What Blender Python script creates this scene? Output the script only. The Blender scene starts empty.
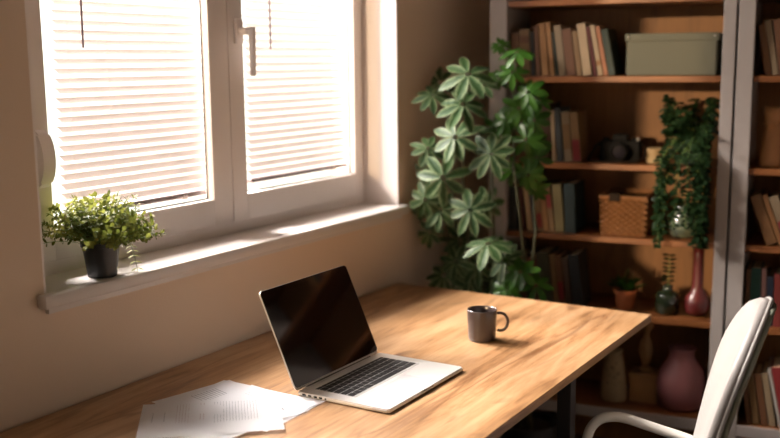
import bpy, bmesh, math, random
from mathutils import Vector, Matrix
random.seed(7)
PI = math.pi
D = bpy.data
SC = bpy.context.scene
COL = SC.collection

# ------------------------------------------------------------------ camera
YAW, PITCH, ROLL, FPX = 0.55332156, 0.15968168, -0.01059278, 985.919
CAM = Vector((1.7235, 0.0, 1.5))
fwd = Vector((-math.sin(YAW)*math.cos(PITCH), math.cos(YAW)*math.cos(PITCH), -math.sin(PITCH)))
rt = Vector((math.cos(YAW), math.sin(YAW), 0)); up = rt.cross(fwd)
R2 = math.cos(ROLL)*rt + math.sin(ROLL)*up
U2 = -math.sin(ROLL)*rt + math.cos(ROLL)*up
cd = D.cameras.new('camera'); cam = D.objects.new('camera', cd); COL.objects.link(cam)
m = Matrix((R2, U2, -fwd)).transposed().to_4x4(); m.translation = CAM
cam.matrix_world = m
cd.sensor_width = 36; cd.lens = FPX/780*36; cd.clip_start = .05
cd.dof.use_dof = True; cd.dof.focus_distance = 2.33; cd.dof.aperture_fstop = 1.7
SC.camera = cam

# bookcase frame of reference: turned 7.6 degrees, s along the front, t into the depth
BY = 0.13270408
BD = Vector((math.cos(BY), math.sin(BY), 0)); BN = Vector((-math.sin(BY), math.cos(BY), 0))
BO = Vector((CAM.x, CAM.y, 0)) + BN*3.3
def bp(s, t, z=0): return BO + BD*s + BN*t + Vector((0, 0, z))

# ------------------------------------------------------------------ materials
def mat(name, col, rough=.6, metal=0, spec=.5, trans=0, coat=0, bump=0, bscale=40, var=0, vscale=8, sub=0):
    mt = D.materials.new(name); mt.use_nodes = True
    nt = mt.node_tree; b = nt.nodes['Principled BSDF']
    b.inputs['Base Color'].default_value = (*col, 1); b.inputs['Roughness'].default_value = rough
    b.inputs['Metallic'].default_value = metal; b.inputs['Specular IOR Level'].default_value = spec
    b.inputs['Coat Weight'].default_value = coat
    if trans: b.inputs['Transmission Weight'].default_value = trans
    if var or bump:
        tc = nt.nodes.new('ShaderNodeTexCoord')
    if var:
        n = nt.nodes.new('ShaderNodeTexNoise'); n.inputs['Scale'].default_value = vscale; n.inputs['Detail'].default_value = 5
        nt.links.new(tc.outputs['Object'], n.inputs['Vector'])
        mx = nt.nodes.new('ShaderNodeMix'); mx.data_type = 'RGBA'
        mx.inputs[6].default_value = (*[c*(1-var) for c in col], 1); mx.inputs[7].default_value = (*[min(1, c*(1+var)) for c in col], 1)
        nt.links.new(n.outputs['Fac'], mx.inputs[0]); nt.links.new(mx.outputs[2], b.inputs['Base Color'])
    if bump:
        n2 = nt.nodes.new('ShaderNodeTexNoise'); n2.inputs['Scale'].default_value = bscale; n2.inputs['Detail'].default_value = 4
        nt.links.new(tc.outputs['Object'], n2.inputs['Vector'])
        bm_ = nt.nodes.new('ShaderNodeBump'); bm_.inputs['Strength'].default_value = bump; bm_.inputs['Distance'].default_value = .01
        nt.links.new(n2.outputs['Fac'], bm_.inputs['Height']); nt.links.new(bm_.outputs['Normal'], b.inputs['Normal'])
    return mt

def wood(name, cols, scale=(1, 1, 1), rough=.45, plank=None, coat=0, seed=0, knots=True, veins=False):
    """cols: dark, mid, light; grain runs along object Y before scale is applied."""
    mt = D.materials.new(name); mt.use_nodes = True
    nt = mt.node_tree; N = nt.nodes; L = nt.links; b = N['Principled BSDF']
    tc = N.new('ShaderNodeTexCoord'); mp = N.new('ShaderNodeMapping')
    mp.inputs['Scale'].default_value = scale; mp.inputs['Location'].default_value = (seed, seed*1.7, seed*.3)
    L.new(tc.outputs['Object'], mp.inputs['Vector'])
    n1 = N.new('ShaderNodeTexNoise'); n1.inputs['Scale'].default_value = 2.2; n1.inputs['Detail'].default_value = 8; n1.inputs['Roughness'].default_value = .62; n1.inputs['Distortion'].default_value = .9
    L.new(mp.outputs['Vector'], n1.inputs['Vector'])
    n2 = N.new('ShaderNodeTexNoise'); n2.inputs['Scale'].default_value = 9 if not veins else 16; n2.inputs['Detail'].default_value = 6; n2.inputs['Distortion'].default_value = .3
    L.new(mp.outputs['Vector'], n2.inputs['Vector'])
    ad = N.new('ShaderNodeMath'); ad.operation = 'MULTIPLY_ADD'; ad.inputs[1].default_value = .3 if not veins else .26
    L.new(n2.outputs['Fac'], ad.inputs[0]); L.new(n1.outputs['Fac'], ad.inputs[2])
    cr = N.new('ShaderNodeValToRGB'); e = cr.color_ramp.elements
    e[0].position = .45 if not veins else .43; e[0].color = (*cols[0], 1); e[1].position = .78 if not veins else .76; e[1].color = (*cols[2], 1)
    k = e.new(.56 if not veins else .57); k.color = (*cols[1], 1)
    L.new(ad.outputs[0], cr.inputs['Fac'])
    out = cr.outputs['Color']
    if plank:
        br = N.new('ShaderNodeTexBrick'); br.inputs['Scale'].default_value = 1
        br.inputs['Brick Width'].default_value = plank[1]; br.inputs['Row Height'].default_value = plank[0]
        br.inputs['Mortar Size'].default_value = plank[2]; br.inputs['Color1'].default_value = (.82, .82, .82, 1); br.inputs['Color2'].default_value = (1, 1, 1, 1)
        br.inputs['Mortar'].default_value = (.5, .45, .4, 1)
        m2 = N.new('ShaderNodeMapping'); m2.inputs['Rotation'].default_value = (0, 0, PI/2)
        L.new(tc.outputs['Object'], m2.inputs['Vector']); L.new(m2.outputs['Vector'], br.inputs['Vector'])
        mx = N.new('ShaderNodeMix'); mx.data_type = 'RGBA'; mx.blend_type = 'MULTIPLY'; mx.inputs[0].default_value = 1
        L.new(out, mx.inputs[6]); L.new(br.outputs['Color'], mx.inputs[7]); out = mx.outputs[2]
    if knots:
        mk = N.new('ShaderNodeMapping'); mk.inputs['Scale'].default_value = (scale[0]*.55, scale[1]*1.0, scale[2]); mk.inputs['Location'].default_value = (2.3, 1.1, 0)
        L.new(tc.outputs['Object'], mk.inputs['Vector'])
        n3 = N.new('ShaderNodeTexNoise'); n3.inputs['Scale'].default_value = 1.6; n3.inputs['Detail'].default_value = 3; n3.inputs['Distortion'].default_value = 1.6
        L.new(mk.outputs['Vector'], n3.inputs['Vector'])
        c3 = N.new('ShaderNodeValToRGB'); c3.color_ramp.elements[0].position = .62; c3.color_ramp.elements[0].color = (0, 0, 0, 1)
        c3.color_ramp.elements[1].position = .74; c3.color_ramp.elements[1].color = (1, 1, 1, 1)
        L.new(n3.outputs['Fac'], c3.inputs['Fac'])
        mx = N.new('ShaderNodeMix'); mx.data_type = 'RGBA'; L.new(c3.outputs['Color'], mx.inputs[0]); L.new(out, mx.inputs[6])
        mx.inputs[7].default_value = (cols[0][0]*.75, cols[0][1]*.7, cols[0][2]*.65, 1); out = mx.outputs[2]
    if veins:
        mv = N.new('ShaderNodeMapping'); mv.inputs['Scale'].default_value = (scale[0]*.6, scale[1]*.6, scale[2]); mv.inputs['Location'].default_value = (5.1, .4, 0)
        L.new(tc.outputs['Object'], mv.inputs['Vector'])
        n4 = N.new('ShaderNodeTexNoise'); n4.inputs['Scale'].default_value = 1.3; n4.inputs['Detail'].default_value = 6; n4.inputs['Roughness'].default_value = .45; n4.inputs['Distortion'].default_value = .3
        L.new(mv.outputs['Vector'], n4.inputs['Vector'])
        c4 = N.new('ShaderNodeValToRGB'); q = c4.color_ramp.elements
        q[0].position = .0; q[0].color = (0, 0, 0, 1); q[1].position = 1; q[1].color = (0, 0, 0, 1)
        for ps, vl in ((.40, 0), (.412, .8), (.424, 0), (.462, 0), (.475, .95), (.482, .1), (.535, 0), (.552, .8), (.575, 0), (.60, .0), (.612, .7), (.63, .05)):
            k = q.new(ps); k.color = (vl, vl, vl, 1)
        L.new(n4.outputs['Fac'], c4.inputs['Fac'])
        n5 = N.new('ShaderNodeTexNoise'); n5.inputs['Scale'].default_value = .8; n5.inputs['Detail'].default_value = 2; L.new(mp.outputs['Vector'], n5.inputs['Vector'])
        c5 = N.new('ShaderNodeValToRGB'); c5.color_ramp.elements[0].position = .46; c5.color_ramp.elements[1].position = .62; L.new(n5.outputs['Fac'], c5.inputs['Fac'])
        mm = N.new('ShaderNodeMath'); mm.operation = 'MULTIPLY'; L.new(c4.outputs['Color'], mm.inputs[0]); L.new(c5.outputs['Color'], mm.inputs[1])
        mx = N.new('ShaderNodeMix'); mx.data_type = 'RGBA'; L.new(mm.outputs[0], mx.inputs[0]); L.new(out, mx.inputs[6])
        mx.inputs[7].default_value = (cols[0][0]*1.15, cols[0][1]*1.05, cols[0][2], 1); out = mx.outputs[2]
    L.new(out, b.inputs['Base Color'])
    b.inputs['Roughness'].default_value = rough; b.inputs['Coat Weight'].default_value = coat
    bu = N.new('ShaderNodeBump'); bu.inputs['Strength'].default_value = .06; bu.inputs['Distance'].default_value = .002
    L.new(n2.outputs['Fac'], bu.inputs['Height']); L.new(bu.outputs['Normal'], b.inputs['Normal'])
    return mt

def leafmat(name, c1, c2, edge=None, trans=.35, rough=.35):
    """c1/c2 vary over the plant; edge = variegation colour towards the leaf border (uses leaf UVs)."""
    mt = D.materials.new(name); mt.use_nodes = True
    nt = mt.node_tree; N = nt.nodes; L = nt.links; b = N['Principled BSDF']; o = N['Material Output']
    tc = N.new('ShaderNodeTexCoord')
    n = N.new('ShaderNodeTexNoise'); n.inputs['Scale'].default_value = 11; L.new(tc.outputs['Object'], n.inputs['Vector'])
    r = N.new('ShaderNodeValToRGB'); r.color_ramp.elements[0].position = .35; r.color_ramp.elements[1].position = .65
    r.color_ramp.elements[0].color = (*c1, 1); r.color_ramp.elements[1].color = (*c2, 1); L.new(n.outputs['Fac'], r.inputs['Fac'])
    out = r.outputs['Color']
    if edge:
        sx = N.new('ShaderNodeSeparateXYZ'); L.new(tc.outputs['UV'], sx.inputs[0])
        n2 = N.new('ShaderNodeTexNoise'); n2.inputs['Scale'].default_value = 60; n2.inputs['Detail'].default_value = 3; L.new(tc.outputs['Object'], n2.inputs['Vector'])
        a = N.new('ShaderNodeMath'); a.operation = 'MULTIPLY_ADD'; a.inputs[1].default_value = .8; L.new(n2.outputs['Fac'], a.inputs[0]); L.new(sx.outputs['X'], a.inputs[2])
        r2 = N.new('ShaderNodeValToRGB'); r2.color_ramp.elements[0].position = .95; r2.color_ramp.elements[1].position = 1.25; L.new(a.outputs[0], r2.inputs['Fac'])
        r2.color_ramp.elements[0].color = (0, 0, 0, 1); r2.color_ramp.elements[1].color = (1, 1, 1, 1)
        mx = N.new('ShaderNodeMix'); mx.data_type = 'RGBA'; L.new(r2.outputs['Color'], mx.inputs[0]); L.new(out, mx.inputs[6]); mx.inputs[7].default_value = (*edge, 1)
        out = mx.outputs[2]
    L.new(out, b.inputs['Base Color']); b.inputs['Roughness'].default_value = rough; b.inputs['Specular IOR Level'].default_value = .3
    t = N.new('ShaderNodeBsdfTranslucent'); L.new(out, t.inputs['Color'])
    ms = N.new('ShaderNodeMixShader'); ms.inputs[0].default_value = trans
    L.new(b.outputs[0], ms.inputs[1]); L.new(t.outputs[0], ms.inputs[2]); L.new(ms.outputs[0], o.inputs['Surface'])
    return mt

def glassmat(name, tint=(1, 1, 1), gloss=.05):
    mt = D.materials.new(name); mt.use_nodes = True
    nt = mt.node_tree; N = nt.nodes; L = nt.links; N.remove(N['Principled BSDF']); o = N['Material Output']
    t = N.new('ShaderNodeBsdfTransparent'); t.inputs['Color'].default_value = (*tint, 1)
    g = N.new('ShaderNodeBsdfGlossy'); g.inputs['Roughness'].default_value = gloss
    f = N.new('ShaderNodeFresnel'); f.inputs['IOR'].default_value = 1.45
    ge = N.new('ShaderNodeNewGeometry'); sb_ = N.new('ShaderNodeMath'); sb_.operation = 'SUBTRACT'; sb_.inputs[0].default_value = 1
    mu = N.new('ShaderNodeMath'); mu.operation = 'MULTIPLY'
    L.new(ge.outputs['Backfacing'], sb_.inputs[1]); L.new(sb_.outputs[0], mu.inputs[0]); L.new(f.outputs[0], mu.inputs[1])
    ms = N.new('ShaderNodeMixShader'); L.new(mu.outputs[0], ms.inputs[0]); L.new(t.outputs[0], ms.inputs[1]); L.new(g.outputs[0], ms.inputs[2])
    L.new(ms.outputs[0], o.inputs['Surface'])
    return mt

M = {}
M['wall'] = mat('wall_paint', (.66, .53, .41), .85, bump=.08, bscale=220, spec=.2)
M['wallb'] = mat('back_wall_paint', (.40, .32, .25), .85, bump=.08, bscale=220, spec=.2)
M['white'] = mat('white_wall_paint', (.66, .61, .55), .85)
M['ceil'] = mat('ceiling_paint', (.50, .46, .41), .9)
M['floor'] = wood('floor_wood', [(.06, .03, .018), (.10, .05, .03), (.14, .075, .045)], (8, .8, 1), .4, plank=(.14, 1.3, .003), knots=False)
M['pvc'] = mat('window_plastic', (.80, .74, .71), .35)
M['sill'] = mat('sill_laminate', (.60, .555, .52), .3)
M['gasket'] = mat('gasket_rubber', (.12, .12, .12), .7)
M['glass'] = glassmat('window_glass')
M['oak'] = wood('oak_desktop', [(.135, .062, .024), (.30, .16, .069), (.42, .255, .132)], (8, .75, 8), .38, veins=True)
M['oak_edge'] = wood('oak_edge_band', [(.22, .11, .04), (.36, .2, .08), (.46, .27, .12)], (7.5, .9, 20), .45, knots=False)
M['black_metal'] = mat('black_powder_coat', (.012, .012, .013), .45)
M['alu'] = mat('anodised_aluminium', (.78, .77, .76), .32, metal=.55)
M['key'] = mat('black_key_plastic', (.006, .006, .007), .6, spec=.25)
M['well'] = mat('keyboard_well', (.42, .42, .42), .5)
M['screen'] = mat('laptop_screen_glass', (.004, .004, .005), .05, spec=1.0, coat=.6)
M['bezel'] = mat('black_bezel', (.006, .006, .006), .15)
M['mug'] = mat('grey_brown_stoneware', (.038, .026, .025), .28, coat=.35, var=.15, vscale=20)
M['paper'] = mat('white_paper', (.90, .90, .92), .8)
M['ink'] = mat('grey_ink', (.30, .30, .33), .8)
M['ink_red'] = mat('pale_red_ink', (.55, .42, .42), .8)
M['chair'] = mat('cream_leather', (.25, .232, .218), .5, bump=.05, bscale=300, var=.04)
M['chair_back'] = mat('grey_green_shell', (.16, .17, .13), .45)
M['chair_metal'] = mat('white_lacquered_tube', (.68, .64, .58), .3)
M['frame'] = mat('grey_white_lacquer', (.33, .295, .275), .5)
M['shelf'] = wood('shelf_wood', [(.10, .030, .008), (.165, .055, .015), (.235, .088, .026)], (1.5, 14, 14), .4, knots=False)
M['backpanel'] = wood('bookcase_back_wood', [(.155, .058, .013), (.20, .082, .018), (.24, .102, .025)], (12, 12, 1.2), .55, knots=False)
M['pages'] = mat('paper_block', (.55, .42, .26), .9)
M['box'] = mat('sage_fabric', (.10, .10, .07), .85, bump=.15, bscale=400)
M['rivet'] = mat('nickel', (.6, .58, .55), .3, metal=1)
M['wicker'] = mat('wicker', (.26, .115, .04), .6, bump=.4, bscale=120, var=.35, vscale=60)
M['leather'] = mat('dark_leather', (.02, .012, .008), .7, spec=.2)
M['blackplastic'] = mat('black_camera_body', (.008, .008, .008), .7, spec=.15, bump=.1, bscale=300)
M['lens'] = mat('lens_glass', (.01, .008, .015), .5, spec=.1)
M['terracotta'] = mat('terracotta', (.32, .085, .025), .85, var=.2)
M['blackpot'] = mat('black_pot_plastic', (.012, .013, .014), .42)
M['soil'] = mat('soil', (.03, .018, .01), .95, bump=.5, bscale=80)
M['greenglass'] = mat('dark_green_glass', (.02, .03, .015), .08, trans=.3, coat=.5)
M['paleglass'] = mat('pale_green_glass', (.20, .25, .17), .15, trans=.35, coat=.5)
M['burgundy'] = mat('burgundy_ceramic', (.10, .012, .011), .4, coat=.3)
M['pink'] = mat('dusty_pink_ceramic', (.23, .08, .08), .55, var=.12, vscale=12)
M['speckle'] = mat('sand_ceramic', (.24, .17, .09), .75, var=.25, vscale=25)
M['spot'] = mat('dark_glaze_spot', (.07, .04, .02), .6)
M['tanwood'] = mat('turned_beech', (.42, .20, .075), .55, var=.2, vscale=14)
M['carve'] = mat('carved_mango_wood', (.24, .12, .04), .6, var=.25, vscale=18)
M['cream'] = mat('cream_wax', (.42, .30, .16), .7)
M['bark'] = mat('plant_stem', (.05, .05, .02), .8)
M['greenstem'] = mat('green_stem', (.16, .26, .06), .6)
M['varleaf'] = leafmat('variegated_leaf', (.016, .045, .012), (.032, .075, .018), edge=(.14, .19, .09), trans=.22, rough=.5)
M['greenleaf'] = leafmat('green_leaf', (.022, .075, .008), (.05, .13, .014), trans=.35)
M['bushleaf'] = leafmat('bush_leaf', (.10, .12, .02), (.27, .28, .06), trans=.38, rough=.6)
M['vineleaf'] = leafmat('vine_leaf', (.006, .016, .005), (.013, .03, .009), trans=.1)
M['dusty'] = mat('wall_vinyl', (.5, .5, .5))

def slatmat():
    mt = D.materials.new('blind_slat'); mt.use_nodes = True
    nt = mt.node_tree; N = nt.nodes; L = nt.links; b = N['Principled BSDF']; o = N['Material Output']
    b.inputs['Base Color'].default_value = (.68, .62, .60, 1); b.inputs['Roughness'].default_value = .5
    t = N.new('ShaderNodeBsdfTranslucent'); t.inputs['Color'].default_value = (.9, .8, .74, 1)
    ms = N.new('ShaderNodeMixShader'); ms.inputs[0].default_value = .34
    L.new(b.outputs[0], ms.inputs[1]); L.new(t.outputs[0], ms.inputs[2]); L.new(ms.outputs[0], o.inputs['Surface'])
    return mt
M['slat'] = slatmat()
M['wand'] = mat('dark_wand', (.10, .05, .05), .4)

# ------------------------------------------------------------------ mesh helpers
class MB:
    def __init__(self): self.bm = bmesh.new(); self.uv = None
    def box(self, x0, x1, y0, y1, z0, z1, mtx=None, bev=0):
        t = bmesh.new(); bmesh.ops.create_cube(t, size=1)
        for v in t.verts: v.co = Vector(((x0+x1)/2 + v.co.x*(x1-x0), (y0+y1)/2 + v.co.y*(y1-y0), (z0+z1)/2 + v.co.z*(z1-z0)))
        if bev: bmesh.ops.bevel(t, geom=t.edges[:], offset=bev, segments=2, affect='EDGES', profile=.5)
        if mtx: t.transform(mtx)
        self.merge(t); return self
    def merge(self, t):
        me = D.meshes.new('tmp'); t.to_mesh(me); t.free(); self.bm.from_mesh(me); D.meshes.remove(me)
    def tube(self, pts, r, seg=10, caps=True):
        pts = [Vector(p) for p in pts]; n = len(pts)
        rs = r if isinstance(r, (list, tuple)) else [r]*n
        rings = []; ref = None
        for i, p in enumerate(pts):
            d = (pts[min(i+1, n-1)] - pts[max(i-1, 0)]).normalized()
            if ref is None: ref = d.orthogonal().normalized()
            a = (ref - d*ref.dot(d)).normalized(); ref = a; b = d.cross(a)
            rings.append([self.bm.verts.new(p + (a*math.cos(2*PI*k/seg) + b*math.sin(2*PI*k/seg))*rs[i]) for k in range(seg)])
        for i in range(n-1):
            for k in range(seg):
                self.bm.faces.new((rings[i][k], rings[i][(k+1) % seg], rings[i+1][(k+1) % seg], rings[i+1][k]))
        if caps:
            self.bm.faces.new(rings[0][::-1]); self.bm.faces.new(rings[-1])
        return self
    def lathe(self, prof, seg=32, c=(0, 0, 0), sx=1, sy=1):
        """prof: (r, z) list; r = 0 closes."""
        c = Vector(c); rings = []
        for r, z in prof:
            if r < 1e-6: rings.append([self.bm.verts.new(c + Vector((0, 0, z)))])
            else: rings.append([self.bm.verts.new(c + Vector((r*sx*math.cos(2*PI*k/seg), r*sy*math.sin(2*PI*k/seg), z))) for k in range(seg)])
        for a, b in zip(rings, rings[1:]):
            for k in range(seg):
                k2 = (k+1) % seg
                if len(a) == 1 and len(b) == 1: continue
                if len(a) == 1: self.bm.faces.new((a[0], b[k2], b[k]))
                elif len(b) == 1: self.bm.faces.new((a[k], a[k2], b[0]))
                else: self.bm.faces.new((a[k], a[k2], b[k2], b[k]))
        return self
    def leaf(self, base, d, nrm, length, width, droop=.15, fold=.12, seg=4, tip=.55):
        """pointed oval leaf; UV x = 0 at midrib, 1 at the border."""
        if self.uv is None: self.uv = self.bm.loops.layers.uv.new('UVMap')
        d = Vector(d).normalized(); nrm = Vector(nrm); nrm = (nrm - d*nrm.dot(d)).normalized(); sd = d.cross(nrm)
        rows = []
        for i in range(seg+1):
            t = i/seg
            w = width*.5*math.sin(PI*min(1, (t**1.15)*.90+.06))**.85
            if i == seg: w = width*.02
            p = Vector(base) + d*length*t - nrm*droop*length*t*t
            rows.append([self.bm.verts.new(p + sd*(-w) + nrm*fold*w), self.bm.verts.new(p), self.bm.verts.new(p + sd*w + nrm*fold*w)])
        for i in range(seg):
            for k in range(2):
                f = self.bm.faces.new((rows[i][k], rows[i][k+1], rows[i+1][k+1], rows[i+1][k]))
                us = [abs(k-1), abs(k), abs(k), abs(k-1)]
                for lp, u, vv in zip(f.loops, us, (i/seg, i/seg, (i+1)/seg, (i+1)/seg)): lp[self.uv].uv = (u, vv)
        return self
    def build(self, name, mt, parent=None, smooth=False, loc=None, rz=0, recalc=True, mats=None):
        me = D.meshes.new(name)
        if recalc: bmesh.ops.recalc_face_normals(self.bm, faces=self.bm.faces[:])
        self.bm.to_mesh(me); self.bm.free()
        for x in ([mt] if not isinstance(mt, list) else mt): me.materials.append(x)
        if smooth:
            for p in me.polygons: p.use_smooth = True
        o = D.objects.new(name, me); COL.objects.link(o)
        if parent is not None: o.parent = parent
        if loc is not None: o.location = loc
        o.rotation_euler.z = rz
        return o

def smooth_by_angle(o, ang=40):
    me = o.data
    bm = bmesh.new(); bm.from_mesh(me)
    for f in bm.faces: f.smooth = True
    for e in bm.edges:
        if len(e.link_faces) == 2 and e.calc_face_angle(0) > math.radians(ang): e.smooth = False
    bm.to_mesh(me); bm.free(); return o

def tag(o, label=None, cat=None, group=None, kind=None):
    if label: o['label'] = label
    if cat: o['category'] = cat
    if group: o['group'] = group
    if kind: o['kind'] = kind
    return o
def empty(name, loc, rz=0, **k):
    o = D.objects.new(name, None); COL.objects.link(o); o.location = loc; o.rotation_euler.z = rz; o.empty_display_size = .05
    return tag(o, **k)
def struct(o): o['kind'] = 'structure'; return o

# ------------------------------------------------------------------ room shell
Y0, Y1, X1, H = -2.7, 3.95, 3.1, 2.7
WY0, WY1, WZ0, WZ1 = 1.37, 2.8485, .985, 2.34        # the window opening
DY0, DY1, DZ0, DZ1 = -2.3, .46, 1.0, 2.6               # second window farther along the same wall
TH = .27
w = MB()
w.box(-TH, 0, Y0-.1, DY0, 0, H); w.box(-TH, 0, DY0, DY1, DZ1, H); w.box(-TH, 0, DY0, DY1, 0, DZ0)
w.box(-TH, 0, DY1, WY0, 0, H)
w.box(-TH, 0, WY0, WY1, 0, WZ0); w.box(-TH, 0, WY0, WY1, WZ1, H)
w.box(-TH, 0, WY1, Y1+.1, 0, H)
struct(w.build('wall_left', M['wall']))
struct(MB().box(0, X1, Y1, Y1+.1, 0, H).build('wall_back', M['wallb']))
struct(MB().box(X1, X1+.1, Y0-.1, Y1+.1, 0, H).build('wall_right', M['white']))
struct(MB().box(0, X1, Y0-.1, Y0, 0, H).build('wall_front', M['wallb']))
struct(MB().box(-TH, X1+.1, Y0-.1, Y1+.1, -.1, 0).build('floor', M['floor']))
struct(MB().box(-TH, X1+.1, Y0-.1, Y1+.1, H, H+.1).build('ceiling', M['ceil']))
bb = MB(); bb.box(.0005, .014, Y0+.001, Y1-.001, .0005, .07); struct(bb.build('baseboard_left', M['pvc']))
bb = MB(); bb.box(.015, X1-.001, Y1-.014, Y1-.0005, .0005, .07); struct(bb.build('baseboard_back', M['pvc']))

# second window (outside the picture; the low light reaches the bookcase through it)
d2 = MB()
d2.box(-.2, -.13, DY0, DY0+.06, DZ0+.001, DZ1); d2.box(-.2, -.13, DY1-.05, DY1, DZ0+.001, DZ1)
d2.box(-.2, -.13, DY0, DY1, DZ1-.06, DZ1-.001); d2.box(-.2, -.13, DY0, DY1, DZ0+.001, DZ0+.07)
dd = struct(d2.build('window_2', M['pvc']))
MB().box(-.17, -.164, DY0+.05, DY1-.04, DZ0+.06, DZ1-.05).build('pane', M['glass'], dd)

# ------------------------------------------------------------------ window
XF = -.13
SB = 1.0125                     # top of the sill board
win = struct(MB().box(-.215, XF-.008, WY0, WY0+.055, SB-.02, WZ1).box(-.215, XF-.008, WY1-.045, WY1, SB-.02, WZ1)
             .box(-.215, XF-.008, WY0+.055, WY1-.045, SB-.02, 1.055).box(-.215, XF-.008, WY0+.055, WY1-.045, WZ1-.05, WZ1)
             .box(-.215, -.162, 2.125, 2.17, 1.055, WZ1-.05).build('window_1', M['pvc']))
def sash(y0, y1, gy0, gy1, gz0, gz1, z0, z1):
    s = MB()
    s.box(-.162, XF, y0, gy0, z0, z1, bev=.003); s.box(-.162, XF, gy1, y1, z0, z1, bev=.003)
    s.box(-.162, XF, gy0-.002, gy1+.002, z0, gz0, bev=.003); s.box(-.162, XF, gy0-.002, gy1+.002, gz1, z1, bev=.003)
    so = s.build('sash', M['pvc'], win); smooth_by_angle(so)
    MB().box(-.1605, -.1565, gy0-.001, gy1+.001, gz0-.001, gz1+.001).build('pane', M['glass'], so)
    g = MB()
    g.box(-.1565, -.1545, gy0, gy0+.003, gz0, gz1); g.box(-.1565, -.1545, gy1-.003, gy1, gz0, gz1)
    g.box(-.1565, -.1545, gy0, gy1, gz0, gz0+.003); g.build('gasket', M['gasket'], so)
    return so
sash(WY0+.03, 2.1465, 1.516, 2.068, 1.12, 2.23, 1.045, 2.30)
s2 = sash(2.1495, WY1-.025, 2.213, 2.782, 1.12, 2.23, 1.045, 2.30)
# window handle: rosette, neck, grip hanging down
hr = MB(); hr.box(XF, XF+.012, -.016, .016, -.035, .035, bev=.005)
hr.tube([(XF+.01, 0, 0), (XF+.05, 0, 0)], .0105, 14)
hh = hr.build('handle', M['pvc'], win, loc=(0, 2.188, 1.585)); smooth_by_angle(hh)
g = MB(); g.tube([(XF+.055, 0, .011), (XF+.055, 0, 0), (XF+.055, 0, -.05), (XF+.055, 0, -.09), (XF+.054, 0, -.125)], [.010, .0105, .0092, .0088, .008], 12)
go = g.build('grip', M['pvc'], hh, smooth=True)
# rounded cover on the left window frame
cv = MB(); prof = []
n = 20
vf = []; vb = []
for k in range(n+1):
    a = -PI/2 + PI*k/n
    vf.append(cv.bm.verts.new((XF+.012+.036*math.cos(a) if math.cos(a) > 0 else XF+.012, .012, .066*math.sin(a))))
    vb.append(cv.bm.verts.new((vf[-1].co.x, -.022, vf[-1].co.z)))
for k in range(n): cv.bm.faces.new((vf[k], vf[k+1], vb[k+1], vb[k]))
cv.bm.faces.new(vf); cv.bm.faces.new(vb[::-1]); cv.bm.faces.new((vf[0], vb[0], vb[-1], vf[-1]))
bmesh.ops.bevel(cv.bm, geom=[e for e in cv.bm.edges if abs(e.verts[0].co.y-e.verts[1].co.y) < 1e-5], offset=.004, segments=2, affect='EDGES')
co = cv.build('hinge_cover', M['pvc'], win, loc=(0, 1.480, 1.288)); smooth_by_angle(co)

# sill board with small horns past the reveal
sl = MB()
sl.box(XF-.03, .0, WY0+.001, WY1-.001, SB-.03, SB); sl.box(.0005, .032, WY0-.022, WY1+.022, SB-.03, SB, bev=.006)
sl.box(-.002, .004, WY0+.002, WY1-.002, SB-.03, SB-.0002)
sl.box(.0005, .012, WY0, WY1, SB-.045, SB-.028)
so = struct(sl.build('trim_1', M['sill'])); smooth_by_angle(so)

# white lining on the sides of the reveal
struct(MB().box(-.1375, -.0005, WY1-.006, WY1-.0002, SB+.0005, WZ1-.001).build('trim_2', M['pvc']))
struct(MB().box(-.1375, -.0005, WY0+.0002, WY0+.006, SB+.0005, WZ1-.001).build('trim_3', M['pvc']))

# ------------------------------------------------------------------ blinds
XB = -.186
def slat_mesh(y0, y1):
    b = MB(); n = 6; a = math.radians(32); hw = .0125; rows = []
    for k in range(n+1):
        u = (k/n*2-1)*hw; h = .0022*(1-(u/hw)**2)
        rows.append([b.bm.verts.new((u*math.cos(a)+h*math.sin(a), y, -u*math.sin(a)+h*math.cos(a))) for y in (y0, y1)])
    for k in range(n): b.bm.faces.new((rows[k][0], rows[k][1], rows[k+1][1], rows[k+1][0]))
    geom = b.bm.faces[:]
    bmesh.ops.solidify(b.bm, geom=geom, thickness=.0004)
    return b
def blind(y0, y1, zb, zt, label, wand_y, wand_z, hold):
    t = empty('venetian_blind', (XB, 0, zb), label=label, cat='window blind')
    nn = int((zt-zb-.02)/.023)
    first = slat_mesh(y0, y1).build('slat', M['slat'], t, smooth=True); first.location = (0, 0, .030)
    for k in range(1, nn):
        c = first.copy(); COL.objects.link(c); c.parent = t; c.location = (0, 0, .030+k*.023)
    MB().box(-.011, .011, y0, y1, 0, .014, bev=.003).build('bottom_rail', M['rail'], t)
    MB().box(-.0125, .0125, y0, y1, zt-zb-.005, zt-zb+.02).build('head_rail', M['slat'], t)
    L = MB()
    for fr in (.06, .30, .70, .94):
        yy = y0+(y1-y0)*fr
        for dx in (-.0132, .0132): L.tube([(dx, yy, .01), (dx, yy, zt-zb)], .0006, 5)
    L.build('ladder_cord', M['slat'], t)
    MB().tube([(.019, wand_y, wand_z-zb), (.019, wand_y+.001, wand_z-zb+.1), (.018, wand_y+.002, zt-zb)], .0028, 8).build('tilt_wand', M['wand'], t)
    h = MB(); h.box(-.014, .014, hold-.008, hold+.008, -.004, .008, bev=.002); h.build('rail_clip', M['slat'], t)
    return t
M['rail'] = mat('blind_rail', (.16, .12, .115), .4)
blind(1.592, 2.100, 1.130, 2.245, 'white slatted blind in the left sash behind the small bushy plant', 1.664, 1.537, 2.0)
blind(2.285, 2.800, 1.139, 2.245, 'white slatted blind in the right sash beside the window handle', 2.385, 1.537, 2.72)

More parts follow.
